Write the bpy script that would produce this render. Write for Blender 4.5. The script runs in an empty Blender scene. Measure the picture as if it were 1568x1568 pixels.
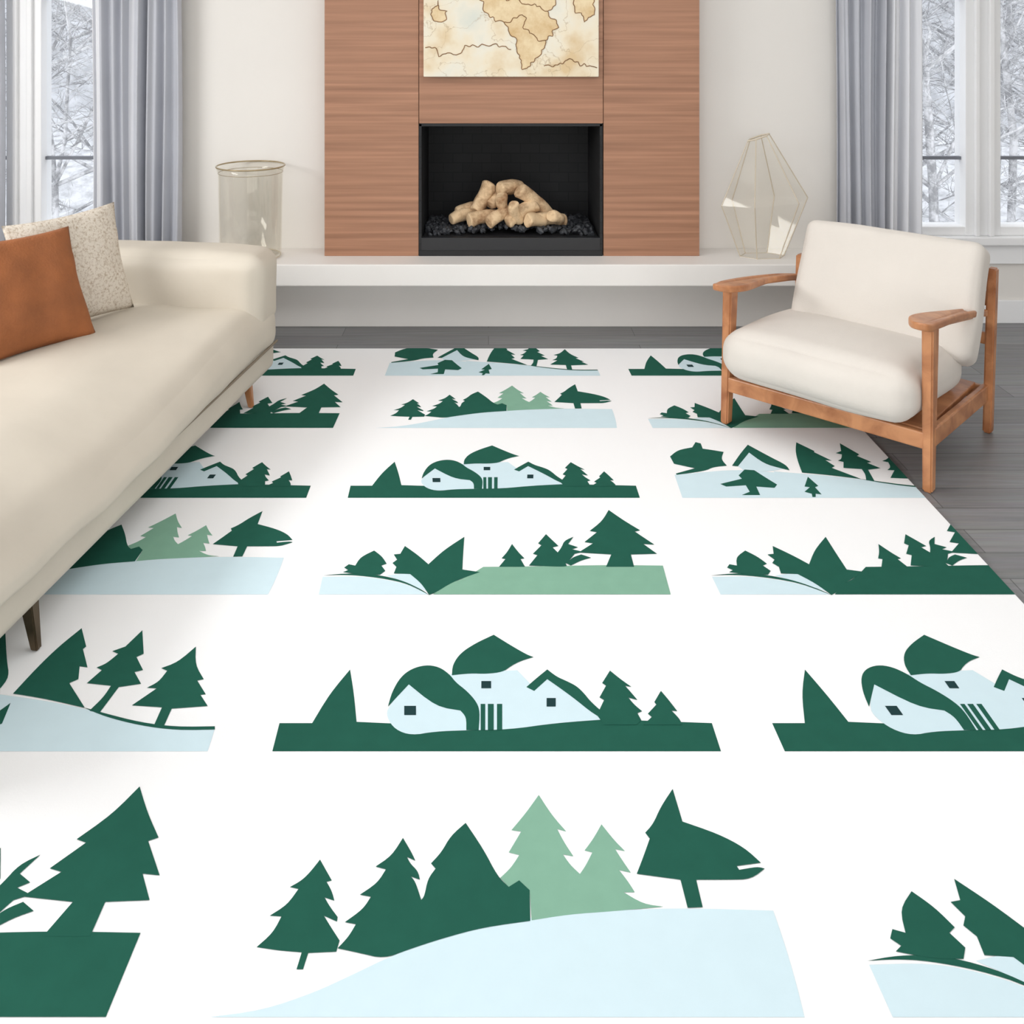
import bpy, bmesh, math, random
from mathutils import Vector, Matrix, geometry, noise
random.seed(7)
scene = bpy.context.scene
scene.view_settings.view_transform = 'Standard'
scene.view_settings.look = 'None'
H = 1.7          # camera height
F = 1433.0       # focal length in units of a 1568-wide frame
VX, VY = 748.0, 38.0

def lin(c):
    out = []
    for v in c[:3]:
        v = v / 255.0
        out.append(v / 12.92 if v <= 0.04045 else ((v + 0.055) / 1.055) ** 2.4)
    return (*out, 1.0)

# ------------------------------------------------------------------ materials
def new_mat(name):
    m = bpy.data.materials.new(name); m.use_nodes = True
    nt = m.node_tree
    b = nt.nodes['Principled BSDF']
    return m, nt, b

def mat_plain(name, rgb, rough=0.6, metal=0.0, noise_scale=0, var=0.06, bump=0.0, bump_scale=80, spec=0.5, sheen=0.0):
    m, nt, b = new_mat(name)
    b.inputs['Roughness'].default_value = rough
    b.inputs['Metallic'].default_value = metal
    b.inputs['Specular IOR Level'].default_value = spec
    if sheen: b.inputs['Sheen Weight'].default_value = sheen
    c = lin(rgb)
    tc = nt.nodes.new('ShaderNodeTexCoord')
    n = nt.nodes.new('ShaderNodeTexNoise'); n.inputs['Scale'].default_value = noise_scale or 3
    n.inputs['Detail'].default_value = 5
    nt.links.new(tc.outputs['Object'], n.inputs['Vector'])
    r = nt.nodes.new('ShaderNodeValToRGB')
    r.color_ramp.elements[0].position = 0.3; r.color_ramp.elements[1].position = 0.7
    r.color_ramp.elements[0].color = (*[x * (1 - var) for x in c[:3]], 1)
    r.color_ramp.elements[1].color = (*[min(1, x * (1 + var)) for x in c[:3]], 1)
    nt.links.new(n.outputs['Fac'], r.inputs['Fac']); nt.links.new(r.outputs['Color'], b.inputs['Base Color'])
    if bump:
        n2 = nt.nodes.new('ShaderNodeTexNoise'); n2.inputs['Scale'].default_value = bump_scale
        n2.inputs['Detail'].default_value = 3
        nt.links.new(tc.outputs['Object'], n2.inputs['Vector'])
        bp = nt.nodes.new('ShaderNodeBump'); bp.inputs['Strength'].default_value = bump
        bp.inputs['Distance'].default_value = 0.01
        nt.links.new(n2.outputs['Fac'], bp.inputs['Height']); nt.links.new(bp.outputs['Normal'], b.inputs['Normal'])
    return m

def mat_wood(name, dark, light, scale=(1, 14, 14), rough=0.45, ns=2.5, coord='Object', p=(0.32, 0.66), dist=0.6, bs=0.08):
    m, nt, b = new_mat(name)
    b.inputs['Roughness'].default_value = rough
    tc = nt.nodes.new('ShaderNodeTexCoord'); mp = nt.nodes.new('ShaderNodeMapping')
    mp.inputs['Scale'].default_value = scale
    nt.links.new(tc.outputs[coord], mp.inputs['Vector'])
    n = nt.nodes.new('ShaderNodeTexNoise'); n.inputs['Scale'].default_value = ns
    n.inputs['Detail'].default_value = 8; n.inputs['Distortion'].default_value = dist
    nt.links.new(mp.outputs['Vector'], n.inputs['Vector'])
    r = nt.nodes.new('ShaderNodeValToRGB')
    r.color_ramp.elements[0].position = p[0]; r.color_ramp.elements[1].position = p[1]
    r.color_ramp.elements[0].color = lin(dark); r.color_ramp.elements[1].color = lin(light)
    nt.links.new(n.outputs['Fac'], r.inputs['Fac']); nt.links.new(r.outputs['Color'], b.inputs['Base Color'])
    bp = nt.nodes.new('ShaderNodeBump'); bp.inputs['Strength'].default_value = bs
    nt.links.new(n.outputs['Fac'], bp.inputs['Height']); nt.links.new(bp.outputs['Normal'], b.inputs['Normal'])
    return m

def mat_glass(name, tint=(0.97, 0.96, 0.93), edge=0.35, base=0.04, ecol=(0.8, 0.76, 0.68)):
    m = bpy.data.materials.new(name); m.use_nodes = True
    nt = m.node_tree; nt.nodes.clear()
    out = nt.nodes.new('ShaderNodeOutputMaterial')
    tr = nt.nodes.new('ShaderNodeBsdfTransparent'); tr.inputs[0].default_value = (*tint, 1)
    gl = nt.nodes.new('ShaderNodeBsdfGlossy'); gl.inputs['Color'].default_value = (*ecol, 1); gl.inputs['Roughness'].default_value = 0.03
    lw = nt.nodes.new('ShaderNodeLayerWeight'); lw.inputs['Blend'].default_value = 0.3
    ma = nt.nodes.new('ShaderNodeMath'); ma.operation = 'MULTIPLY_ADD'
    ma.inputs[1].default_value = edge; ma.inputs[2].default_value = base
    nt.links.new(lw.outputs['Facing'], ma.inputs[0])
    mx = nt.nodes.new('ShaderNodeMixShader')
    nt.links.new(ma.outputs[0], mx.inputs[0]); nt.links.new(tr.outputs[0], mx.inputs[1]); nt.links.new(gl.outputs[0], mx.inputs[2])
    nt.links.new(mx.outputs[0], out.inputs[0])
    return m

M_wall = mat_plain('wall_paint', (232, 228, 222), 0.85, noise_scale=1.2, var=0.02)
M_ceil = mat_plain('ceiling_paint', (240, 240, 240), 0.9, var=0.01)
M_trim = mat_plain('trim_white', (244, 244, 244), 0.5, var=0.01)
M_hearth = mat_plain('hearth_stone', (236, 232, 227), 0.55, noise_scale=2, var=0.03)
M_walnut = mat_wood('walnut_panel', (132, 92, 68), (188, 138, 108), (0.4, 5, 18), 0.5, 2.2, p=(0.2, 0.8), dist=0.25, bs=0.03)
M_oak = mat_wood('oak_frame', (158, 98, 60), (206, 144, 98), (4, 4, 4), 0.36)
M_linen = mat_plain('linen_cream', (222, 215, 206), 0.85, noise_scale=3, var=0.03, bump=0.16, bump_scale=320, sheen=0.1)
M_leather = mat_plain('sofa_cream', (207, 198, 183), 0.62, noise_scale=2.2, var=0.07, bump=0.24, bump_scale=9)
M_pipe = mat_plain('sofa_seam', (132, 121, 104), 0.8)
M_rust = mat_plain('pillow_rust', (152, 90, 48), 0.7, noise_scale=9, var=0.18, bump=0.3, bump_scale=110)
M_black = mat_plain('firebox_black', (22, 22, 24), 0.6, var=0.1)
M_sill = mat_plain('firebox_sill', (34, 34, 36), 0.45, var=0.1)
M_coal = mat_plain('coal', (54, 56, 60), 0.5, noise_scale=15, var=0.4, bump=0.5, bump_scale=40)
M_curt = mat_plain('curtain_grey', (188, 190, 197), 0.85, noise_scale=3, var=0.04, bump=0.1, bump_scale=300)
M_sheer = mat_plain('curtain_sheer', (228, 229, 233), 0.85, noise_scale=3, var=0.02)
M_metal = mat_plain('dark_bronze', (92, 78, 60), 0.35, metal=0.8)
M_glass = mat_glass('vase_glass', (0.985, 0.98, 0.965), 0.16, 0.02, (0.9, 0.87, 0.8))
M_glassrim = mat_plain('vase_rim', (170, 152, 118), 0.2, metal=0.3)
M_crys = mat_plain('vase_edge', (208, 194, 172), 0.15, spec=0.8)
M_pane = mat_glass('window_pane', (0.98, 0.99, 1.0), 0.1, 0.02, (0.8, 0.8, 0.8))
M_rug = mat_plain('rug_white', (253, 253, 253), 0.8, noise_scale=1.5, var=0.004, spec=0.2, bump=0.06, bump_scale=260)
M_dark = mat_plain('rug_dark_green', (37, 92, 77), 0.8, noise_scale=20, var=0.04, spec=0.08)
M_lgrn = mat_plain('rug_sage', (134, 178, 155), 0.8, noise_scale=20, var=0.03, spec=0.08)
M_blue = mat_plain('rug_pale_blue', (212, 233, 240), 0.8, noise_scale=20, var=0.01, spec=0.08)

def mat_speckle(name, a, b_, scale, p0=0.42, p1=0.56, rough=0.9, bump=0):
    m, nt, b = new_mat(name); b.inputs['Roughness'].default_value = rough
    tc = nt.nodes.new('ShaderNodeTexCoord')
    n = nt.nodes.new('ShaderNodeTexNoise'); n.inputs['Scale'].default_value = scale; n.inputs['Detail'].default_value = 6
    n.inputs['Roughness'].default_value = 0.7
    nt.links.new(tc.outputs['Object'], n.inputs['Vector'])
    r = nt.nodes.new('ShaderNodeValToRGB')
    r.color_ramp.elements[0].position = p0; r.color_ramp.elements[1].position = p1
    r.color_ramp.elements[0].color = lin(a); r.color_ramp.elements[1].color = lin(b_)
    nt.links.new(n.outputs['Fac'], r.inputs['Fac']); nt.links.new(r.outputs['Color'], b.inputs['Base Color'])
    if bump:
        bp = nt.nodes.new('ShaderNodeBump'); bp.inputs['Strength'].default_value = bump; bp.inputs['Distance'].default_value = 0.01
        nt.links.new(n.outputs['Fac'], bp.inputs['Height']); nt.links.new(bp.outputs['Normal'], b.inputs['Normal'])
    return m
M_boucle = mat_speckle('boucle', (184, 164, 140), (230, 220, 205), 95, 0.34, 0.52, bump=0.7)
M_bark = mat_speckle('snowy_bark', (146, 147, 150), (212, 213, 216), 6, 0.42, 0.58)
M_woods = mat_speckle('distant_woods', (186, 188, 192), (222, 224, 228), 2.5, 0.38, 0.6)
M_snow = mat_speckle('snowy_undergrowth', (178, 180, 184), (220, 222, 226), 4.5, 0.36, 0.58)
M_log = mat_speckle('split_log', (150, 108, 72), (230, 200, 160), 8, 0.34, 0.56, bump=0.6)

def mat_brick():
    m, nt, b = new_mat('firebrick_black'); b.inputs['Roughness'].default_value = 0.7
    tc = nt.nodes.new('ShaderNodeTexCoord')
    sx = nt.nodes.new('ShaderNodeSeparateXYZ'); cx = nt.nodes.new('ShaderNodeCombineXYZ'); ad = nt.nodes.new('ShaderNodeMath')
    nt.links.new(tc.outputs['Object'], sx.inputs[0]); nt.links.new(sx.outputs[0], ad.inputs[0]); nt.links.new(sx.outputs[1], ad.inputs[1])
    nt.links.new(ad.outputs[0], cx.inputs[0]); nt.links.new(sx.outputs[2], cx.inputs[1])
    br = nt.nodes.new('ShaderNodeTexBrick'); br.inputs['Scale'].default_value = 4.2
    br.inputs['Color1'].default_value = lin((22, 22, 24)); br.inputs['Color2'].default_value = lin((28, 28, 30)); br.inputs['Mortar'].default_value = lin((10, 10, 11))
    br.inputs['Mortar Size'].default_value = 0.012
    nt.links.new(cx.outputs[0], br.inputs['Vector']); nt.links.new(br.outputs['Color'], b.inputs['Base Color'])
    return m
M_brick = mat_brick()

def mat_floor():
    m, nt, b = new_mat('grey_plank_floor'); b.inputs['Roughness'].default_value = 0.42
    tc = nt.nodes.new('ShaderNodeTexCoord')
    br = nt.nodes.new('ShaderNodeTexBrick'); br.inputs['Scale'].default_value = 1.0
    br.inputs['Brick Width'].default_value = 1.6; br.inputs['Row Height'].default_value = 0.14
    br.inputs['Mortar Size'].default_value = 0.002
    br.inputs['Color1'].default_value = lin((116, 114, 117)); br.inputs['Color2'].default_value = lin((132, 130, 133)); br.inputs['Mortar'].default_value = lin((86, 84, 87))
    nt.links.new(tc.outputs['Object'], br.inputs['Vector'])
    mp = nt.nodes.new('ShaderNodeMapping'); mp.inputs['Scale'].default_value = (1.5, 30, 1)
    nt.links.new(tc.outputs['Object'], mp.inputs['Vector'])
    n = nt.nodes.new('ShaderNodeTexNoise'); n.inputs['Scale'].default_value = 2; n.inputs['Detail'].default_value = 6
    nt.links.new(mp.outputs['Vector'], n.inputs['Vector'])
    mx = nt.nodes.new('ShaderNodeMix'); mx.data_type = 'RGBA'; mx.blend_type = 'OVERLAY'; mx.inputs['Factor'].default_value = 0.6
    nt.links.new(br.outputs['Color'], mx.inputs['A']); nt.links.new(n.outputs['Color'], mx.inputs['B'])
    hs = nt.nodes.new('ShaderNodeHueSaturation'); hs.inputs['Saturation'].default_value = 0.2
    nt.links.new(mx.outputs['Result'], hs.inputs['Color'])
    nt.links.new(hs.outputs['Color'], b.inputs['Base Color'])
    return m
M_floor = mat_floor()

def mat_map():
    m, nt, b = new_mat('aged_map_print'); b.inputs['Roughness'].default_value = 0.7
    tc = nt.nodes.new('ShaderNodeTexCoord')
    def nz(scale, det, dist=0.0, off=(0, 0, 0)):
        mp = nt.nodes.new('ShaderNodeMapping'); mp.inputs['Location'].default_value = off
        nt.links.new(tc.outputs['Object'], mp.inputs['Vector'])
        n = nt.nodes.new('ShaderNodeTexNoise'); n.inputs['Scale'].default_value = scale; n.inputs['Detail'].default_value = det
        n.inputs['Distortion'].default_value = dist
        nt.links.new(mp.outputs['Vector'], n.inputs['Vector']); return n
    def ramp(src, els):
        r = nt.nodes.new('ShaderNodeValToRGB'); e = r.color_ramp.elements
        while len(e) < len(els): e.new(0.5)
        for k, (p, c) in enumerate(els): e[k].position = p; e[k].color = c
        nt.links.new(src, r.inputs['Fac']); return r
    def mix(f, a, c):
        x = nt.nodes.new('ShaderNodeMix'); x.data_type = 'RGBA'
        nt.links.new(f, x.inputs['Factor']); nt.links.new(a, x.inputs['A'])
        if hasattr(c, 'is_linked'): nt.links.new(c, x.inputs['B'])
        else: x.inputs['B'].default_value = c
        return x.outputs['Result']
    n1 = nz(5.0, 8, 0.2, (1.3, 0, 0.2))
    n4 = nz(4, 6, 0, (4, 2, 0))
    land = ramp(n4.outputs['Fac'], [(0.30, lin((214, 216, 205))), (0.46, lin((231, 225, 208))), (0.56, lin((232, 220, 195))), (0.70, lin((216, 190, 148)))])
    W = (1, 1, 1, 1); K = (0, 0, 0, 1)
    fine = ramp(n1.outputs['Fac'], [(0.485, K), (0.492, (0.6, 0.6, 0.6, 1)), (0.498, K)])
    c1 = mix(fine.outputs['Color'], land.outputs['Color'], lin((176, 150, 112)))
    nt.links.new(c1, b.inputs['Base Color'])
    return m
M_map = mat_map()
M_land = mat_speckle('map_land_wash', (208, 176, 128), (232, 212, 174), 6, 0.35, 0.6)
M_coast = mat_plain('map_coast_ink', (132, 94, 56), 0.7, noise_scale=12, var=0.25)

# ------------------------------------------------------------------ helpers
def link(o, parent=None):
    scene.collection.objects.link(o)
    if parent: o.parent = parent
    return o

def grp(name, loc=(0, 0, 0), rz=0.0):
    e = bpy.data.objects.new(name, None); e.empty_display_size = 0.1
    e.location = loc; e.rotation_euler = (0, 0, rz)
    return link(e)

def mesh_obj(name, verts, faces, mat, parent=None, smooth=False, loc=None):
    me = bpy.data.meshes.new(name); me.from_pydata([tuple(v) for v in verts], [], faces); me.update()
    me.materials.append(mat)
    if smooth: me.polygons.foreach_set('use_smooth', [True] * len(me.polygons))
    o = bpy.data.objects.new(name, me)
    if loc: o.location = loc
    return link(o, parent)

def box(name, lo, hi, mat, parent=None, bevel=0.0, seg=2):
    bm = bmesh.new(); bmesh.ops.create_cube(bm, size=1)
    c = [(a + b) / 2 for a, b in zip(lo, hi)]; s = [b - a for a, b in zip(lo, hi)]
    for v in bm.verts: v.co = Vector((v.co.x * s[0], v.co.y * s[1], v.co.z * s[2]))
    if bevel: bmesh.ops.bevel(bm, geom=bm.edges[:], offset=bevel, segments=seg, affect='EDGES', profile=0.5)
    me = bpy.data.meshes.new(name); bm.to_mesh(me); bm.free(); me.materials.append(mat)
    o = bpy.data.objects.new(name, me); o.location = c
    return link(o, parent)

def rbox(name, size, r, mat, parent=None, loc=(0, 0, 0), rot=(0, 0, 0), puff=(0, 0, 0), n=22, wr=0.0, fn=None):
    """soft rounded block with puffed faces and gentle wrinkling"""
    bm = bmesh.new(); bmesh.ops.create_cube(bm, size=2)
    bmesh.ops.subdivide_edges(bm, edges=bm.edges[:], cuts=n, use_grid_fill=True)
    hx = [s / 2 for s in size]; sd = random.random() * 50
    for v in bm.verts:
        p = [0.45 * t + 0.55 * math.sin(t * math.pi / 2) for t in v.co]
        q = Vector([p[i] * hx[i] for i in range(3)])
        inn = Vector([max(-(hx[i] - r), min(hx[i] - r, q[i])) for i in range(3)])
        d = q - inn
        if d.length > 1e-9: q = inn + d.normalized() * min(r, r)
        for i in range(3):
            j, k = (i + 1) % 3, (i + 2) % 3
            q[i] += puff[i] * p[i] * (1 - p[j] ** 2) * (1 - p[k] ** 2)
        if fn: q = fn(q, p)
        if wr:
            q += Vector((noise.noise(q * 4 + Vector((sd, 0, 0))), noise.noise(q * 4 + Vector((0, sd, 0))), noise.noise(q * 4 + Vector((0, 0, sd))))) * wr
        v.co = q
    me = bpy.data.meshes.new(name); bm.to_mesh(me); bm.free(); me.materials.append(mat)
    me.polygons.foreach_set('use_smooth', [True] * len(me.polygons))
    o = bpy.data.objects.new(name, me); o.location = loc; o.rotation_euler = rot
    return link(o, parent)

def tube(name, pts, rad, mat, parent=None, cyclic=False, res=4, smooth=False):
    cu = bpy.data.curves.new(name, 'CURVE'); cu.dimensions = '3D'; cu.bevel_depth = rad; cu.bevel_resolution = res
    cu.use_fill_caps = True
    if smooth:
        sp = cu.splines.new('NURBS'); sp.order_u = 3; sp.use_endpoint_u = True
    else: sp = cu.splines.new('POLY')
    sp.points.add(len(pts) - 1)
    for i, p in enumerate(pts): sp.points[i].co = (*p, 1)
    sp.use_cyclic_u = cyclic
    cu.materials.append(mat)
    return link(bpy.data.objects.new(name, cu), parent)

def prism(name, outline, z0, z1, mat, parent=None, bevel=0.0, zfn=None):
    bm = bmesh.new()
    vs = [bm.verts.new((x, y, z0)) for x, y in outline]
    f = bm.faces.new(vs)
    ext = bmesh.ops.extrude_face_region(bm, geom=[f])
    for e in ext['geom']:
        if isinstance(e, bmesh.types.BMVert): e.co.z = z1
    bmesh.ops.recalc_face_normals(bm, faces=bm.faces[:])
    if bevel: bmesh.ops.bevel(bm, geom=[e for e in bm.edges if abs(e.verts[0].co.z - e.verts[1].co.z) < 1e-6], offset=bevel, segments=3, affect='EDGES', profile=0.5)
    if zfn:
        for v in bm.verts: v.co.z += zfn(v.co.x, v.co.y)
    me = bpy.data.meshes.new(name); bm.to_mesh(me); bm.free(); me.materials.append(mat)
    return link(bpy.data.objects.new(name, me), parent)

def taper_leg(name, b, t, sb, st, mat, parent, bev=0.006):
    """tapered rectangular post from point b to t; sb/st = (x,y) sections"""
    bm = bmesh.new(); ring = []
    for c, s in ((b, sb), (((Vector(b) + Vector(t)) / 2), ((sb[0] + st[0]) / 2, (sb[1] + st[1]) / 2)), (t, st)):
        ring.append([bm.verts.new((c[0] + dx * s[0] / 2, c[1] + dy * s[1] / 2, c[2])) for dx, dy in ((-1, -1), (1, -1), (1, 1), (-1, 1))])
    for a, c in zip(ring, ring[1:]):
        for i in range(4): bm.faces.new((a[i], a[(i + 1) % 4], c[(i + 1) % 4], c[i]))
    bm.faces.new(ring[0][::-1]); bm.faces.new(ring[-1])
    bmesh.ops.bevel(bm, geom=bm.edges[:], offset=bev, segments=3, affect='EDGES')
    me = bpy.data.meshes.new(name); bm.to_mesh(me); bm.free(); me.materials.append(mat)
    return link(bpy.data.objects.new(name, me), parent)

# ------------------------------------------------------------------ room shell
WY = 5.345; T = 0.14; CH = 2.75; XL, XR, YB = -3.75, 3.75, -2.4
box('floor', (XL - T, YB - T, -0.1), (XR + T, WY + T, 0), M_floor)
box('ceiling', (XL - T, YB - T, CH), (XR + T, WY + T, CH + 0.1), M_ceil)
# openings: left window, firebox, right window
WB, WT = 0.50, 2.45
LW = (-3.45, -1.95); RW = (2.15, 3.5); FB = (-0.40, 0.645, 0.40, 1.17)
g = grp('wall_far', (0, WY, 0))
def wseg(n, x0, x1, z0, z1): box(n, (x0, 0, z0), (x1, T, z1), M_wall, g)
wseg('pier_1', XL, LW[0], 0, CH); wseg('below_1', LW[0], LW[1], 0, WB); wseg('above_1', LW[0], LW[1], WT, CH)
wseg('pier_2', LW[1], FB[0], 0, CH); wseg('above_2', FB[0], FB[1], FB[3], CH); wseg('below_2', FB[0], FB[1], 0, FB[2])
wseg('pier_3', FB[1], RW[0], 0, CH); wseg('below_3', RW[0], RW[1], 0, WB); wseg('above_3', RW[0], RW[1], WT, CH)
wseg('pier_4', RW[1], XR, 0, CH)
box('wall_left', (XL - T, YB, 0), (XL, WY + T, CH), M_wall)
box('wall_right', (XR, YB, 0), (XR + T, WY + T, CH), M_wall)
g = grp('wall_near', (0, YB, 0))
box('pier_1', (XL, -T, 0), (-2.8, 0, CH), M_wall, g); box('pier_2', (2.8, -T, 0), (XR, 0, CH), M_wall, g)
box('above', (-2.8, -T, 2.5), (2.8, 0, CH), M_wall, g); box('below', (-2.8, -T, 0), (2.8, 0, 0.35), M_wall, g)
# baseboards
box('baseboard_far_left', (XL, WY - 0.018, 0), (-1.60, WY, 0.13), M_trim, bevel=0.004)
box('baseboard_far_right', (1.80, WY - 0.018, 0), (XR, WY, 0.13), M_trim, bevel=0.004)
box('baseboard_left', (XL, YB, 0), (XL + 0.018, WY - 0.02, 0.13), M_trim, bevel=0.004)
box('baseboard_right', (XR - 0.018, YB, 0), (XR, WY - 0.02, 0.13), M_trim, bevel=0.004)

def window(name, x0, x1, mull):
    g = grp(name, (0, WY, 0))
    fr = 0.05
    box('frame_bottom', (x0, -0.015, WB), (x1, 0.11, WB + fr), M_trim, g, 0.004)
    box('frame_top', (x0, -0.015, WT - fr), (x1, 0.11, WT), M_trim, g, 0.004)
    box('frame_side_1', (x0, -0.015, WB), (x0 + fr, 0.11, WT), M_trim, g, 0.004)
    box('frame_side_2', (x1 - fr, -0.015, WB), (x1, 0.11, WT), M_trim, g, 0.004)
    for k, (a, b) in enumerate(mull):
        box('mullion_%d' % (k + 1), (a, -0.02, WB), (b, 0.11, WT), M_trim, g, 0.004)
        w = (b - a)
        box('mullion_bead_%d' % (2 * k + 1), (a + w * 0.22, -0.045, WB), (a + w * 0.36, -0.018, WT), M_trim, g, 0.006)
        box('mullion_bead_%d' % (2 * k + 2), (a + w * 0.62, -0.045, WB), (a + w * 0.78, -0.018, WT), M_trim, g, 0.006)
    for k, z in enumerate((0.935, 1.86)):
        box('glazing_bar_%d' % (k + 1), (x0 + 0.02, 0.03, z - 0.009), (x1 - 0.02, 0.06, z + 0.009), mat_bar, g)
    box('pane', (x0 + 0.02, 0.045, WB + 0.02), (x1 - 0.02, 0.049, WT - 0.02), M_pane, g)
    box('sill', (x0 - 0.06, -0.06, WB - 0.05), (x1 + 0.06, 0.0, WB), M_trim, g, 0.008)
    box('apron', (x0 - 0.03, -0.025, WB - 0.16), (x1 + 0.03, 0.0, WB - 0.05), M_trim, g, 0.004)
mat_bar = mat_plain('glazing_bar_grey', (120, 124, 132), 0.5)
window('window_1', LW[0], LW[1], [(-2.745, -2.545)])
window('window_2', RW[0], RW[1], [(2.715, 2.915)])

def curtain(x0, x1, y, mat1, split=None, mat2=None, folds=7, amp=0.045, z0=0.015, z1=2.6):
    nx, nz = 220, 14
    V = []; Fs = []
    for j in range(nz + 1):
        z = z0 + (z1 - z0) * j / nz
        for i in range(nx + 1):
            u = i / nx
            ph = u * folds * 2 * math.pi
            yy = y + amp * (math.sin(ph + 0.8 * math.sin(ph * 0.5)) * 0.75 + 0.3 * math.sin(ph * 1.7 + 1)) * (0.85 + 0.15 * math.sin(z * 2 + u * 9))
            V.append((x0 + (x1 - x0) * u + 0.008 * math.sin(z * 1.7 + u * 6), yy, z))
    for j in range(nz):
        for i in range(nx):
            a = j * (nx + 1) + i
            Fs.append((a, a + 1, a + nx + 2, a + nx + 1))
    o = mesh_obj('curtain', V, Fs, mat1, smooth=True)
    if split is not None:
        o.data.materials.append(mat2)
        for k, p in enumerate(o.data.polygons):
            u = (k % nx) / nx
            if split(u): p.material_index = 1
    s = o.modifiers.new('thick', 'SOLIDIFY'); s.thickness = 0.003
    return o
curtain(-2.22, -1.72, 5.235, M_curt, lambda u: u < 0.10 or 0.42 < u < 0.52, M_sheer, 7)
curtain(1.95, 2.42, 5.235, M_curt, lambda u: u > 0.60, M_sheer, 7)
curtain(-3.3, -2.71, 5.235, M_curt, None, None, 7)
for a, b in ((-3.6, -1.65), (1.9, 3.65)):
    g = grp('curtain_rod', (0, 5.235, 2.62))
    tube('rod', [(a, 0, 0), (b, 0, 0)], 0.013, M_metal, g)
    for k, xx in enumerate((a + 0.1, b - 0.1)):
        tube('bracket_%d' % (k + 1), [(xx, 0, 0), (xx, WY - 5.235, 0)], 0.008, M_metal, g)

# ------------------------------------------------------------------ fireplace
SY = 5.164; HT = 0.424
g = grp('fireplace', (0, SY, 0))
fx0, fx1, fz1 = -0.382, 0.627, 1.152
D = WY - SY
box('panel_1', (-0.905, 0, HT), (fx0 - 0.004, D, 2.745), M_walnut, g, 0.002)
box('panel_2', (fx1 + 0.008, 0, HT), (1.164, D, 2.745), M_walnut, g, 0.002)
box('panel_3', (fx0 - 0.001, 0, fz1 + 0.004), (fx1 + 0.005, D, 2.745), M_walnut, g, 0.002)
box('panel_core', (-0.89, 0.012, 1.16), (1.15, D, 2.74), M_black, g)
FD = 0.62
box('firebox_floor', (fx0, 0.0, HT), (fx1, FD, HT + 0.03), M_black, g)
box('firebox_back', (fx0, FD, HT), (fx1, FD + 0.03, fz1), M_brick, g)
box('firebox_side_1', (fx0 - 0.003, 0.003, HT), (fx0 + 0.012, FD, fz1), M_brick, g)
box('firebox_side_2', (fx1 - 0.012, 0.003, HT), (fx1 + 0.003, FD, fz1), M_brick, g)
box('firebox_top', (fx0, 0.003, fz1 - 0.012), (fx1, FD, fz1 + 0.006), M_black, g)
box('firebox_front_sill', (fx0 + 0.004, 0.004, HT), (fx1 - 0.004, 0.05, HT + 0.10), M_sill, g, 0.004)
box('ember_tray', (fx0 + 0.02, 0.05, HT + 0.03), (fx1 - 0.02, 0.55, HT + 0.10), M_sill, g)

# lava rocks
bm = bmesh.new()
for k in range(680):
    x = random.uniform(fx0 + 0.035, fx1 - 0.035); y = random.uniform(0.06, 0.5)
    s = random.uniform(0.010, 0.022)
    z = HT + 0.10 + random.uniform(0.004, 0.02) + 0.03 * max(0, 1 - abs(x - 0.13) / 0.45)
    mtx = Matrix.Translation((x, SY + y, z)) @ Matrix.Rotation(random.random() * 6, 4, Vector((random.random(), random.random(), 1)).normalized()) @ Matrix.Diagonal((s * 1.3, s, s * 0.8, 1))
    r = bmesh.ops.create_icosphere(bm, subdivisions=1, radius=1, matrix=mtx)
    for v in r['verts']: v.co += Vector([random.uniform(-1, 1) * s * 0.18 for _ in range(3)])
me = bpy.data.meshes.new('lava_rock_bed'); bm.to_mesh(me); bm.free(); me.materials.append(M_coal)
link(bpy.data.objects.new('lava_rock_bed', me))

# logs
gl = grp('firewood_pile', (0.13, SY + 0.16, HT + 0.145))
def log(k, a, b, r0, r1, bend=0.015):
    a = Vector(a); b = Vector(b); ax = (b - a); L = ax.length; ax.normalize()
    s = ax.orthogonal().normalized(); t = ax.cross(s)
    V = []; Fs = []; n = 24; m = 18; sd = random.random() * 99
    for i in range(n + 1):
        u = i / n
        c = a + ax * L * u + s * bend * math.sin(u * math.pi * 1.3) + t * bend * 0.6 * math.sin(u * 5)
        rr = (r0 + (r1 - r0) * u)
        e = min(u, 1 - u) * L
        if e < 0.008: rr *= 0.84 + 0.16 * e / 0.008
        for j in range(m):
            an = j / m * 2 * math.pi
            d = s * math.cos(an) + t * math.sin(an)
            q = rr * (1 + 0.28 * noise.noise(Vector((math.cos(an) * 0.9 + sd, math.sin(an) * 0.9, u * 2.2))) + 0.06 * noise.noise(Vector((math.cos(an) * 3 + sd, math.sin(an) * 3, u * 4))))
            V.append(c + d * q)
    for i in range(n):
        for j in range(m):
            Fs.append((i * m + j, i * m + (j + 1) % m, (i + 1) * m + (j + 1) % m, (i + 1) * m + j))
    Fs.append(tuple(range(m))[::-1]); Fs.append(tuple(n * m + j for j in range(m)))
    o = mesh_obj('log_%d' % k, V, Fs, M_log, gl, smooth=True)
    o.data.polygons[-1].use_smooth = False; o.data.polygons[-2].use_smooth = False
S = 5.3 / F
def lp(px, py, d=0.0): return ((px - 783) * S, d, (345 - py) * S)
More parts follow.
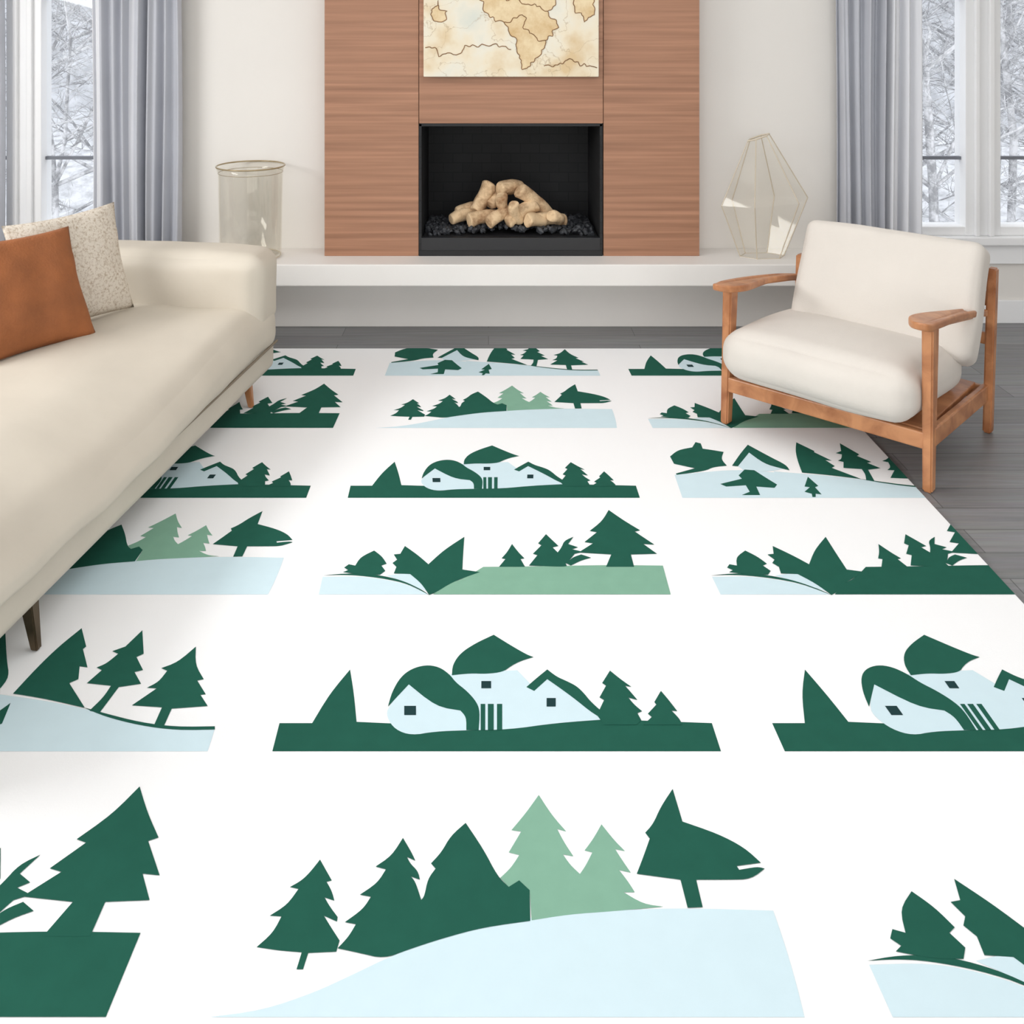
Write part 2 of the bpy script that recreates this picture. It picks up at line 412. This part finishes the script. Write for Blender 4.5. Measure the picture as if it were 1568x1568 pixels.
logs = [((690, 338), (732, 330), .034, .038, 0.02), ((718, 338), (762, 332), .040, .036, -0.03),
        ((748, 338), (780, 324), .036, .038, -0.07), ((776, 340), (820, 314), .036, .042, -0.05),
        ((815, 337), (866, 338), .034, .036, -0.02), ((806, 336), (834, 338), .038, .034, -0.07),
        ((728, 326), (750, 288), .040, .046, 0.03), ((768, 298), (774, 336), .032, .030, -0.03),
        ((764, 292), (800, 292), .042, .042, 0.03), ((794, 292), (846, 336), .042, .036, 0.01),
        ((786, 308), (792, 340), .030, .032, -0.09), ((698, 330), (742, 322), .030, .036, 0.06),
        ((842, 328), (862, 340), .034, .030, -0.05), ((750, 318), (768, 300), .034, .034, 0.05)]
for k, (a, b, r0, r1, d) in enumerate(logs):
    log(k + 1, lp(a[0], a[1], d - 0.03), lp(b[0], b[1], d + 0.05), r0, r1, 0.008)

# hearth bench
g = grp('hearth', (0, 0, 0))
box('hearth_slab', (-1.62, 4.98, 0.308), (1.81, WY, HT), M_hearth, g, 0.006)
box('hearth_base', (-1.60, 5.27, 0.0), (1.79, WY, 0.308), M_hearth, g, 0.003)

# painting: canvas with printed land masses and inked coastlines
g = grp('map_painting', (0.124, SY, 1.415))
box('canvas', (-0.48, -0.042, 0), (0.48, 0.0, 0.92), M_map, g, 0.004)
def coast(name, pts, k, close=True):
    P = [Vector((x, z, 0)) for x, z in pts]; out = []
    n = len(P)
    for i in range(n if close else n - 1):       # fractal coastline between control points
        a, b = P[i], P[(i + 1) % n]; L = (b - a).length; m = max(3, int(L / 0.008))
        nv = Vector((-(b - a).y, (b - a).x, 0)).normalized()
        for j in range(m):
            q = a.lerp(b, j / m); w_ = math.sin(math.pi * j / m)
            q = q + nv * w_ * (0.045 * noise.noise(q * 14 + Vector((k, 0, 0))) + 0.022 * noise.noise(q * 45 + Vector((0, k, 0))))
            out.append((q.x, q.y))
    if not close: out.append((P[-1].x, P[-1].y))
    vv = [Vector((x, -0.0428, z)) for x, z in out]
    if close:
        tris = geometry.tessellate_polygon([[Vector((x, z, 0)) for x, z in out]])
        mesh_obj(name + '_wash', vv, [tuple(t) for t in tris], M_land, g)
    tube(name + '_coast', [(x, -0.0430, z) for x, z in out], 0.0026, M_coast, g, cyclic=close, res=1)
coast('land_1', [(-0.46, 0.70), (-0.34, 0.62), (-0.20, 0.50), (-0.15, 0.36), (-0.04, 0.30), (0.03, 0.16), (0.06, 0.04), (0.13, 0.10), (0.19, 0.20), (0.26, 0.27), (0.20, 0.36), (0.30, 0.46), (0.26, 0.62), (0.10, 0.80), (-0.20, 0.88), (-0.42, 0.84)], 3.1)
coast('land_2', [(0.34, 0.40), (0.40, 0.30), (0.455, 0.34), (0.465, 0.60), (0.38, 0.72), (0.33, 0.56)], 7.7)
coast('land_3', [(-0.44, 0.34), (-0.38, 0.30), (-0.35, 0.36), (-0.40, 0.42)], 5.3)
for k, pts in enumerate([[(-0.20, 0.50), (-0.06, 0.46), (0.06, 0.40), (0.20, 0.36)], [(-0.04, 0.30), (0.06, 0.34), (0.10, 0.24), (0.19, 0.20)], [(-0.02, 0.80), (0.0, 0.6), (0.05, 0.41)],
                         [(-0.47, 0.16), (-0.30, 0.12), (-0.16, 0.18), (0.0, 0.15)], [(0.18, 0.06), (0.32, 0.10), (0.47, 0.05)]]):
    coast('river_%d' % (k + 1), pts, k * 2.3 + 1, False)

# ------------------------------------------------------------------ vases
g = grp('glass_cylinder_vase', (-1.31, 5.155, HT))
def lathe(name, prof, mat, parent, n=64, sy=1.0):
    V = []; Fs = []
    for r, z in prof:
        for j in range(n):
            a = 2 * math.pi * j / n; V.append((r * math.cos(a), r * math.sin(a) * sy, z))
    for i in range(len(prof) - 1):
        for j in range(n):
            Fs.append((i * n + j, i * n + (j + 1) % n, (i + 1) * n + (j + 1) % n, (i + 1) * n + j))
    return mesh_obj(name, V, Fs, mat, parent, smooth=True)
lathe('glass_body', [(0.001, 0.004), (0.160, 0.004), (0.166, 0.010), (0.170, 0.25), (0.174, 0.46), (0.186, 0.50), (0.181, 0.50), (0.169, 0.46), (0.165, 0.25), (0.159, 0.02), (0.001, 0.02)], M_glass, g)
def ring(name, r, z, rad, mat, parent): tube(name, [(r * math.cos(a * math.pi / 32), r * math.sin(a * math.pi / 32), z) for a in range(64)], rad, mat, parent, cyclic=True)
ring('rim', 0.184, 0.50, 0.0042, M_glassrim, g); ring('shoulder_band', 0.173, 0.465, 0.0014, M_glassrim, g); ring('foot_ring', 0.162, 0.006, 0.003, M_crys, g)

g = grp('geometric_glass_vase', (1.51, 5.165, HT))
lv = [(0.125, 0.0, 0.0), (0.245, 0.30, 0.015), (0.06, 0.655, -0.02)]
nn = 6; V = []
for r, z, ox in lv:
    for j in range(nn):
        a = 2 * math.pi * (j + 0.12) / nn
        V.append((r * math.cos(a) + ox, r * math.sin(a) * 0.62, z + (0.02 * math.cos(a) if z > 0 else 0)))
Fs = [(i * nn + j, i * nn + (j + 1) % nn, (i + 1) * nn + (j + 1) % nn, (i + 1) * nn + j) for i in range(2) for j in range(nn)]
Fs.append(tuple(range(nn))[::-1]); Fs.append(tuple(2 * nn + j for j in range(nn)))
mesh_obj('glass_facets', V, Fs, M_glass, g)
e = 0
for i in range(3):
    for j in range(nn):
        if i != 1:
            e += 1; tube('edge_%d' % e, [V[i * nn + j], V[i * nn + (j + 1) % nn]], 0.0026 if i < 2 else 0.0045, M_crys, g)
        if i < 2: e += 1; tube('edge_%d' % e, [V[i * nn + j], V[(i + 1) * nn + j]], 0.0028, M_crys, g)

# ------------------------------------------------------------------ sofa
# local axes: +x along the length towards the viewer end, +y towards the front
ang = math.atan2(-0.991, -0.13)
so = grp('sofa', (-0.965, 4.31, 0), ang)
SLn = 2.34; SD = 1.10
def sm(t): t = max(0, min(1, t)); return t * t * (3 - 2 * t)
CD = SD - 0.16
def seat_fn(q, p):
    fy = max(0, (q.y - (CD / 2 - 0.34)) / 0.34)
    up = max(0, (q.z + 0.12) / 0.24)
    q.z -= (0.0 + 0.12 * sm((q.x + SLn / 2 - 0.2) / 1.3)) * fy ** 1.7 * up
    return q
rbox('base', (SLn, SD - 0.02, 0.15), 0.035, M_leather, so, (SLn / 2, -SD / 2 - 0.003, 0.205), n=26)
rbox('seat_cushion', (SLn, CD, 0.25), 0.10, M_leather, so, (SLn / 2, -CD / 2 + 0.012, 0.345), puff=(0, 0.015, 0.012), n=44, wr=0.013, fn=seat_fn)
rbox('arm_1', (0.27, SD - 0.01, 0.36), 0.075, M_leather, so, (0.135, -SD / 2 + 0.012, 0.515), puff=(0.015, 0.010, 0.012), n=28, wr=0.012)
rbox('arm_2', (0.27, SD - 0.01, 0.36), 0.075, M_leather, so, (SLn - 0.135, -SD / 2 + 0.012, 0.515), puff=(0.015, 0.010, 0.012), n=28, wr=0.012)
rbox('backrest', (SLn - 0.02, 0.22, 0.52), 0.08, M_leather, so, (SLn / 2, -SD + 0.11, 0.42), puff=(0, 0.01, 0.01), n=26, wr=0.006)
tube('seam_front', [(0.03 + i * (SLn - 0.06) / 20, 0.001, 0.256) for i in range(21)], 0.0055, M_pipe, so)
for k, (lx, ly) in enumerate(((0.19, -0.07), (1.80, -0.035), (0.19, -SD + 0.1), (1.80, -SD + 0.1))):
    zb = 0.0135 if k < 2 else 0.001
    taper_leg('leg_%d' % (k + 1), (lx + 0.0, ly + 0.012, zb), (lx, ly - 0.01, 0.15), (0.022, 0.022), (0.038, 0.038), M_metal if k == 1 else M_oak, so, 0.004)

# pillows
def pillow(name, w, h, t, mat, loc, rz, lean, roll=0.0):
    n = 30; V = []; Fs = []
    for side in (1, -1):
        for j in range(n + 1):
            for i in range(n + 1):
                u = -1 + 2 * i / n; v = -1 + 2 * j / n
                pin = 1 - 0.07 * (1 - u * u) * abs(v) ** 3
                pin2 = 1 - 0.07 * (1 - v * v) * abs(u) ** 3
                th = t * ((1 - abs(u) ** 2.6) * (1 - abs(v) ** 2.6)) ** 0.55
                wv = 0.012 * noise.noise(Vector((u * 2.2, v * 2.2, side * 3 + w * 9)))
                V.append((u * w / 2 * pin2, -side * (th + (wv if th > 0.01 else 0)), v * h / 2 * pin + h / 2))
    N = (n + 1) ** 2
    for s_ in (0, 1):
        for j in range(n):
            for i in range(n):
                a = s_ * N + j * (n + 1) + i; f = (a, a + 1, a + n + 2, a + n + 1)
                Fs.append(f if s_ == 0 else f[::-1])
    o = mesh_obj(name, V, Fs, mat, smooth=True)
    bm = bmesh.new(); bm.from_mesh(o.data); bmesh.ops.remove_doubles(bm, verts=bm.verts[:], dist=0.0004); bm.to_mesh(o.data); bm.free()
    o.matrix_world = Matrix.Translation(loc) @ Matrix.Rotation(rz, 4, 'Z') @ Matrix.Rotation(-lean, 4, 'X') @ Matrix.Rotation(roll, 4, 'Y')
    return o
pillow('boucle_pillow', 0.50, 0.46, 0.058, M_boucle, (-1.665, 3.825, 0.475), math.radians(56), math.radians(15), math.radians(-2))
pillow('rust_pillow', 0.48, 0.46, 0.058, M_rust, (-1.685, 3.515, 0.472), math.radians(58), math.radians(27), math.radians(2))

# ------------------------------------------------------------------ armchair
ch = grp('armchair', (1.008, 3.968, 0.0), math.atan2(-0.681, 0.732))
W_ = 0.816; Dp = 0.689; z0 = 0.0135
taper_leg('leg_1', (0, 0, z0), (0.004, 0.03, 0.59), (0.034, 0.044), (0.042, 0.066), M_oak, ch)
taper_leg('leg_2', (W_, 0, 0.001), (W_ - 0.004, 0.03, 0.60), (0.034, 0.044), (0.042, 0.070), M_oak, ch)
taper_leg('leg_3', (W_ + 0.014, Dp, 0.001), (W_ + 0.024, Dp + 0.035, 0.68), (0.034, 0.042), (0.036, 0.05), M_oak, ch)
taper_leg('leg_4', (-0.004, Dp, z0), (0.006, Dp + 0.03, 0.60), (0.034, 0.042), (0.036, 0.05), M_oak, ch)
def arm_shape(name, cx, inner, dz=0.0):
    prof = [(-0.085, 0.012, 0.012), (-0.07, 0.035, 0.026), (-0.03, 0.062, 0.032), (0.02, 0.078, 0.034), (0.09, 0.076, 0.034), (0.2, 0.056, 0.030), (0.32, 0.036, 0.026), (0.5, 0.026, 0.024), (0.70, 0.024, 0.024)]
    a = [(cx + inner * p[1], p[0]) for p in prof]; b = [(cx - inner * p[2], p[0]) for p in prof][::-1]
    pts = a + b
    for _ in range(2):
        q = []
        for i in range(len(pts)):
            p0 = pts[i]; p1 = pts[(i + 1) % len(pts)]
            q += [(p0[0] * .75 + p1[0] * .25, p0[1] * .75 + p1[1] * .25), (p0[0] * .25 + p1[0] * .75, p0[1] * .25 + p1[1] * .75)]
        pts = q
    prism(name, pts, 0.580 + dz, 0.608 + dz, M_oak, ch, 0.007, lambda x, y: -(0.10 + dz) * max(0, y) / 0.7 * (0.6 + 0.4 * y / 0.7) + (0.012 * ((y + 0.02) / 0.07) ** 2 if y < -0.02 else 0))
arm_shape('armrest_1', 0.0, 1); arm_shape('armrest_2', W_, -1, 0.015)
box('rail_front', (0.0, -0.012, 0.150), (W_, 0.016, 0.212), M_oak, ch, 0.006)
box('rail_back', (0.0, Dp - 0.012, 0.13), (W_, Dp + 0.016, 0.19), M_oak, ch, 0.006)
for k, x in enumerate((-0.006, W_ + 0.006)):
    o = box('rail_side_%d' % (k + 1), (x - 0.013, 0.01, 0.145), (x + 0.013, Dp, 0.215), M_oak, ch, 0.006)
    o.rotation_euler = (math.radians(-2.5), 0, 0)
box('seat_deck', (0.02, 0.02, 0.19), (W_ - 0.02, Dp - 0.05, 0.215), M_oak, ch, 0.004)
box('back_slat_1', (0.0, Dp + 0.018, 0.52), (W_ + 0.01, Dp + 0.04, 0.58), M_oak, ch, 0.006)
box('back_slat_2', (0.0, Dp + 0.008, 0.36), (W_ + 0.01, Dp + 0.03, 0.41), M_oak, ch, 0.006)
rbox('seat_cushion', (0.775, 0.66, 0.205), 0.088, M_linen, ch, (W_ / 2 - 0.010, 0.224, 0.320), (math.radians(-3), 0, 0), puff=(0.012, 0.018, 0.025), n=26, wr=0.006)
rbox('back_cushion', (0.755, 0.155, 0.49), 0.045, M_linen, ch, (W_ / 2 + 0.054, 0.560, 0.557), (math.radians(-25), 0, 0), puff=(0.004, 0.022, 0.004), n=26, wr=0.006)

# ------------------------------------------------------------------ rug with its woven print
RT = 0.012; RH = H - RT - 0.001
rx = 0.926 * RH; ry1 = F * RH / 495; ry0 = 0.75
PITCH = 0.7057 * RH
rug = grp('area_rug', (0, 0, 0))
box('rug_pile', (-rx, ry0, 0.0005), (rx, ry1, RT), M_rug, rug, 0.003)
ROWY = {575: 0, 655: 0, 762: 0, 910: 0, 1150: 0, 1557: 0}
for k in ROWY: ROWY[k] = F * RH / (k - VY)
def loc_pts(pts, base, col):
    """drawing template -> motif coordinates in metres on the rug (x from column origin, y from row base)"""
    P = [(RH * (px - VX) / (py - VY) - col * PITCH, F * RH / (py - VY) - ROWY[base]) for px, py in pts]
    # round only the gentle bends, keep sharp corners
    for _ in range(2):
        q = []; n = len(P)
        for i in range(n):
            a, b, c = Vector(P[i - 1]), Vector(P[i]), Vector(P[(i + 1) % n])
            d1 = b - a; d2 = c - b
            if d1.length > 1e-6 and d2.length > 1e-6 and d1.angle(d2) < math.radians(38):
                q += [tuple(b - d1 * 0.25), tuple(b + d2 * 0.25)]
            else: q.append(tuple(b))
        P = q
    return P
def R(x0, y0, x1, y1): return [(x0, y0), (x1, y0), (x1, y1), (x0, y1)]

A = (1557, 0, [
 ('b', 1, [(320,1557),(400,1547),(480,1520),(540,1492),(600,1463),(680,1432),(760,1412),(850,1400),(950,1393),(1050,1390),(1184,1394),(1200,1440),(1218,1500),(1232,1557)]),
 ('d', 2, [(490,1316),(476,1334),(462,1348),(444,1358),(457,1361),(440,1385),(413,1402),(431,1403),(418,1428),(393,1450),(425,1455),(462,1458),(454,1484),(464,1484),(472,1459),(515,1457),(520,1440),(507,1420),(496,1402),(516,1411),(517,1404),(505,1388),(497,1374),(512,1379),(508,1364),(500,1350),(508,1348)]),
 ('d', 3, [(617,1283),(600,1310),(575,1327),(591,1331),(578,1352),(551,1370),(568,1373),(556,1392),(528,1412),(545,1415),(534,1434),(517,1452),(550,1459),(588,1468),(625,1454),(680,1436),(740,1420),(812,1410),(811,1363),(795,1348),(779,1358),(762,1342),(740,1300),(713,1260),(690,1280),(676,1305),(660,1322),(667,1330),(655,1346),(650,1372),(645,1378),(636,1350),(629,1342),(643,1347),(640,1334),(628,1322),(623,1312),(636,1318),(630,1305)]),
 ('g', 1.5, [(825,1217),(805,1245),(783,1271),(798,1273),(779,1305),(795,1309),(783,1328),(766,1344),(779,1358),(795,1350),(811,1363),(814,1409),(870,1400),(940,1395),(1016,1388),(985,1384),(955,1366),(972,1366),(962,1350),(948,1332),(966,1336),(952,1316),(942,1300),(957,1303),(940,1286),(921,1262),(908,1285),(895,1302),(907,1305),(897,1325),(888,1338),(873,1324),(862,1308),(878,1311),(864,1290),(853,1269),(867,1273),(845,1248)]),
 ('d', 3, [(1030,1208),(1012,1235),(1000,1262),(988,1275),(995,1284),(984,1315),(975,1338),(1042,1347),(1053,1390),(1076,1389),(1066,1347),(1120,1347),(1150,1346),(1171,1330),(1160,1327),(1132,1332),(1128,1326),(1165,1321),(1140,1298),(1100,1277),(1045,1258)]),
])
HS = (1150, 0, [
 ('d', 1, [(417,1150),(428,1107),(478,1107),(505,1062),(536,1025),(542,1062),(546,1105),(590,1107),(650,1110),(900,1100),(1090,1107),(1104,1150)]),
 ('b', 2, [(594,1082),(592,1098),(605,1117),(630,1126),(665,1120),(714,1118),(780,1117),(850,1107),(932,1101),(900,1075),(838,1035),(815,1050),(792,1026),(745,1028),(694,1030),(660,1040),(630,1042)]),
 ('d', 3, [(594,1082),(600,1060),(613,1037),(630,1024),(652,1018),(672,1021),(688,1032),(698,1045),(715,1058),(730,1075),(735,1090),(733,1118),(714,1118),(714,1098),(705,1088),(668,1082),(626,1048)]),
 ('d', 3, [(756,972),(785,990),(808,1003),(817,1006),(797,1012),(782,1020),(770,1029),(745,1032),(720,1031),(692,1034),(693,1018),(705,1000),(728,985)]),
 ('d', 3, [(806,1052),(822,1038),(838,1025),(852,1036),(868,1043),(882,1050),(893,1060),(905,1075),(928,1095),(934,1104),(912,1096),(875,1066),(838,1040),(818,1058)]),
 ('k', 4, R(619,1081,637,1095)), ('k', 4, R(737,1043,752,1054)), ('k', 4, R(837,1069,851,1082)),
 ('d', 4, R(736,1078,743,1118)), ('d', 4, R(747,1078,756,1118)), ('d', 4, R(761,1078,769,1118)),
 ('d', 4, [(934,1027),(922,1046),(928,1050),(918,1068),(925,1072),(914,1095),(925,1110),(975,1110),(982,1103),(976,1092),(983,1089),(970,1078),(962,1068),(976,1072),(966,1060),(957,1050),(967,1052),(950,1040)]),
 ('d', 4, [(1012,1058),(1002,1075),(1005,1079),(992,1093),(998,1098),(985,1110),(1045,1110),(1040,1100),(1028,1088),(1037,1089),(1024,1072)]),
])
def Cm(land):
    return (910, 0, [
 ('b', 1, [(494,883),(550,882),(590,887),(625,895),(656,910),(488,910)]),
 ('b', 1.3, [(592,881),(625,877),(645,890),(656,906),(640,900),(615,889)]),
 ('d', 2, [(494,881),(520,880),(550,881),(590,886),(625,894),(657,911),(648,904),(620,890),(590,882),(560,878),(525,878)]),
 ('d', 3, [(525,876),(533,873),(527,869),(534,864),(544,866),(552,853),(573,843),(585,852),(592,863),(584,866),(590,874),(582,880),(560,880),(540,878)]),
 ('d', 3, [(603,878),(607,868),(601,862),(608,857),(603,849),(613,848),(620,836),(640,850),(656,864),(680,842),(711,822),(709,850),(708,872),(735,876),(712,884),(690,893),(668,907),(657,911),(645,893),(628,879)]),
 (land, 2.5, [(663,910),(675,901),(692,892),(712,885),(740,868),(830,867),(930,865),(1015,866),(1021,888),(1027,910)]),
 ('d', 3.5, [(784,833),(777,845),(768,855),(774,856),(764,868),(804,868),(797,856),(803,855),(794,846)]),
 ('d', 3.5, [(836,818),(824,832),(829,835),(816,848),(823,850),(810,866),(860,868),(868,867),(866,862),(874,866),(890,858),(905,854),(890,849),(878,853),(872,858),(880,848),(893,845),(876,841),(885,838),(870,833),(878,822),(864,828),(860,838),(854,846),(846,838),(855,836)]),
 ('d', 3.7, [(932,781),(922,798),(903,813),(914,815),(895,830),(908,832),(886,846),(936,849),(928,868),(971,868),(966,849),(1006,848),(985,833),(1002,834),(972,814),(980,812),(955,797)]),
])
D1 = (762, 1, [
 ('b', 1, [(1045,762),(1033,727),(1075,723),(1125,719),(1180,722),(1232,730),(1275,738),(1300,744),(1300,762)]),
 ('d', 3, [(1065,677),(1060,685),(1038,689),(1026,699),(1032,710),(1050,714),(1064,717),(1035,725),(1036,727),(1080,721),(1092,715),(1113,713),(1104,703),(1108,692),(1090,689),(1076,687),(1073,679)]),
 ('b', 2, [(1128,712),(1145,693),(1175,697),(1205,716),(1180,722),(1140,721)]),
 ('d', 3, [(1145,681),(1134,694),(1121,713),(1130,714),(1147,693),(1170,710),(1195,717),(1209,720),(1204,712),(1180,700)]),
 ('d', 3, [(1140,719),(1131,728),(1136,733),(1103,741),(1112,745),(1142,743),(1148,753),(1136,758),(1164,758),(1158,745),(1186,747),(1190,742),(1172,731),(1155,720)]),
 ('d', 3.3, [(1237,730),(1232,745),(1240,746),(1232,753),(1243,756),(1244,761),(1249,761),(1249,756),(1258,757),(1248,746),(1253,744)]),
])
D2 = (1150, -1, [
 ('b', 0.5, [(-40,1057),(0,1063),(60,1071),(128,1084),(160,1094),(215,1108),(270,1115),(329,1115),(324,1132),(318,1150),(-80,1150)]),
 ('d', 3.6, [(125,962),(132,990),(127,994),(134,1022),(122,1020),(120,1040),(106,1046),(130,1084),(70,1070),(20,1062),(55,1024),(90,990)]),
 ('d', 3, [(218,965),(192,990),(172,997),(181,1001),(163,1016),(148,1022),(156,1026),(133,1046),(170,1050),(158,1068),(137,1088),(152,1092),(182,1052),(216,1047),(206,1029),(219,1026),(209,1006),(220,1001)]),
 ('d', 3, [(300,990),(272,1014),(247,1023),(256,1027),(243,1044),(225,1053),(240,1054),(202,1080),(248,1083),(236,1110),(250,1114),(263,1085),(318,1081),(307,1064),(315,1063),(302,1042),(312,1040),(299,1018)]),
 ('d', 2.5, [(128,1083),(160,1092),(215,1106),(270,1113),(329,1112),(329,1117),(270,1118),(215,1111),(160,1097)]),
])
lay_n = [0]
def motif(m):
    out = []
    for c, l, p in m[2]:
        lay_n[0] += 1
        out.append((c, l + (lay_n[0] % 7) * 0.04, loc_pts(p, m[0], m[1])))   # every shape on its own hair-thin level
    return out
mA = motif(A); mH = motif(HS); mC = motif(Cm('g')); mB = motif(Cm('d')); mD = motif(D1) + motif(D2)
Rw = [ROWY[k] for k in (575, 655, 762, 910, 1150, 1557)] + [ROWY[1557] - 0.583]
layout = [(0, -1, mH), (0, 0, mD), (0, 1, mH), (1, -1, mB), (1, 0, mA), (1, 1, mC), (2, -1, mH), (2, 0, mH), (2, 1, mD),
          (3, -1, mA), (3, 0, mC), (3, 1, mB), (4, -1, mD), (4, 0, mH), (4, 1, mH), (5, -1, mB), (5, 0, mA), (5, 1, mC), (6, -1, mH), (6, 0, mD), (6, 1, mH)]
def clip(pts, ax, val, sgn):
    out = []
    for i in range(len(pts)):
        a = pts[i]; b = pts[(i + 1) % len(pts)]
        ia = (a[ax] - val) * sgn <= 0; ib = (b[ax] - val) * sgn <= 0
        if ia: out.append(a)
        if ia != ib:
            t = (val - a[ax]) / (b[ax] - a[ax]); out.append((a[0] + (b[0] - a[0]) * t, a[1] + (b[1] - a[1]) * t))
    return out
M_win = mat_plain('rug_window_ink', (30, 60, 62), 0.8, spec=0.15)
mats = {'d': M_dark, 'g': M_lgrn, 'b': M_blue, 'k': M_win}; acc = {k: ([], []) for k in mats}
for r, c, m in layout:
    for col, lay, pts in m:
        P = [(x + c * PITCH, y + Rw[r]) for x, y in pts]
        for ax, val, s in ((0, rx - 0.002, 1), (0, -rx + 0.002, -1), (1, ry1 - 0.002, 1), (1, ry0 + 0.002, -1)):
            if P: P = clip(P, ax, val, s)
        if len(P) < 3: continue
        z = RT + 0.0003 + lay * 0.00025
        vv = [Vector((x, y, z)) for x, y in P]
        tris = geometry.tessellate_polygon([vv])
        V, Fs = acc[col]; b = len(V); V += vv
        for t in tris:
            n_ = (vv[t[1]] - vv[t[0]]).cross(vv[t[2]] - vv[t[0]]).z
            if abs(n_) < 1e-9: continue
            Fs.append(tuple(b + i for i in (t if n_ > 0 else t[::-1])))
for k, nm in (('d', 'print_dark_green'), ('g', 'print_sage'), ('b', 'print_pale_blue'), ('k', 'print_window_squares')):
    mesh_obj(nm, acc[k][0], acc[k][1], mats[k], rug)

# ------------------------------------------------------------------ outdoors: wooded bank falling away below the house
def gz(y): d = y - WY; return -2.6 + 0.22 * d
def ground():
    V = []; Fs = []; nx, ny = 80, 40
    for j in range(ny + 1):
        for i in range(nx + 1):
            x = -16 + 32 * i / nx; y = WY + T + 0.02 + 16 * j / ny
            V.append((x, y, gz(y) + 0.25 * noise.noise(Vector((x * .6, y * .6, 0)))))
    for j in range(ny):
        for i in range(nx):
            a = j * (nx + 1) + i; Fs.append((a, a + 1, a + nx + 2, a + nx + 1))
    mesh_obj('snowy_ground', V, Fs, M_snow, smooth=True)
ground()
def tree_curve(seed, h=6.0):
    rnd = random.Random(seed)
    cu = bpy.data.curves.new('bare_tree', 'CURVE'); cu.dimensions = '3D'; cu.bevel_depth = 1.0; cu.bevel_resolution = 0
    def br(p, d, L, r, depth):
        n = 4 if depth else 3; sp = cu.splines.new('POLY'); sp.points.add(n); q = p.copy(); dd = d.copy(); pos = []
        for i in range(n + 1):
            sp.points[i].co = (*q, 1); sp.points[i].radius = r * (1 - 0.55 * i / n); pos.append((q.copy(), dd.copy()))
            w_ = 0.12 if depth == 4 else 0.25
            dd = (dd + Vector((rnd.uniform(-w_, w_), rnd.uniform(-w_, w_), rnd.uniform(-.1, .14)))).normalized()
            q = q + dd * L / n
        if depth == 0: return
        k = 14 if depth == 4 else 6
        for _ in range(k):
            i = rnd.randint(1, n); a = rnd.uniform(0, 6.28)
            side = Vector((math.cos(a), math.sin(a), rnd.uniform(-0.2, 0.7)))
            nd = (pos[i][1] * 0.5 + side * 0.9).normalized()
            br(pos[i][0], nd, L * rnd.uniform(0.34, 0.55), max(0.0036, r * 0.36), depth - 1)
    br(Vector((0, 0, 0)), Vector((0, 0, 1)), h, 0.07, 4)
    cu.materials.append(M_bark); return cu
tcs = [tree_curve(s, 5.5) for s in (3, 8)]
for i, (x, y, s) in enumerate([(-3.9, 8.6, .8), (-4.9, 9.2, .9), (-5.6, 10.5, 1), (-4.1, 10.6, 1), (-4.2, 12.5, 1.1), (-7, 12.8, 1.1),
                               (4.1, 8.6, .8), (5.0, 9.2, .9), (5.7, 10.6, 1), (4.5, 10.6, 1), (5.6, 12.9, 1.1), (7.4, 12.5, 1.1), (6.4, 9.4, .8)]):
    o = bpy.data.objects.new('bare_tree', tcs[i % 2]); o.location = (x, y, gz(y) - 0.1); o.scale = (s, s, s); o.rotation_euler = (0, 0, i * 1.3)
    link(o)
V = []; Fs = []
for i in range(41):
    x = -16 + 0.8 * i; y = 17 + 1.2 * math.sin(i * 0.7)
    V += [(x, y, -1), (x, y, 6 + 0.8 * noise.noise(Vector((i * .6, 0, 0))))]
for i in range(40): Fs.append((2 * i, 2 * i + 2, 2 * i + 3, 2 * i + 1))
mesh_obj('distant_treeline', V, Fs, M_woods)

# ------------------------------------------------------------------ lights
w = bpy.data.worlds.new('overcast'); scene.world = w; w.use_nodes = True
bg = w.node_tree.nodes['Background']; bg.inputs[0].default_value = (0.98, 0.985, 1.0, 1); bg.inputs[1].default_value = 2.1
def area(name, loc, rot, sx, sy, e, col=(1, 1, 1)):
    l = bpy.data.lights.new(name, 'AREA'); l.shape = 'RECTANGLE'; l.size = sx; l.size_y = sy; l.energy = e; l.color = col
    o = bpy.data.objects.new(name, l); o.location = loc; o.rotation_euler = rot; return link(o)
area('ceiling_fill', (0.8, 3.0, CH - 0.03), (0, 0, 0), 2.6, 3.0, 32, (0.97, 0.985, 1.0))  # added overhead fill out of view, no real fixture here
area('rear_fill', (0, YB + 0.05, 1.45), (math.radians(90), 0, 0), 5.4, 2.1, 46, (0.97, 0.985, 1))  # fill added behind the camera to brighten the faces turned towards it
k_ = area('left_key_fill', (-3.62, 2.4, 2.15), (0, 0, 0), 2.4, 0.9, 104, (0.985, 0.99, 1))  # added key lamp by the windowless left wall, throws the sofa's shadow rightwards
k_.rotation_euler = (Vector((0.5, 2.6, 0)) - Vector((-3.62, 2.4, 2.15))).to_track_quat('-Z', 'Y').to_euler()

# ------------------------------------------------------------------ camera
cam = bpy.data.cameras.new('camera'); co = bpy.data.objects.new('camera', cam); link(co)
co.location = (0, 0, H); co.rotation_euler = (math.radians(90), 0, 0)
cam.sensor_width = 36; cam.lens = F / 1568 * 36
cam.shift_x = (784 - VX) / 1568; cam.shift_y = -(784 - VY) / 1568
cam.clip_start = 0.05; cam.clip_end = 100
scene.camera = co
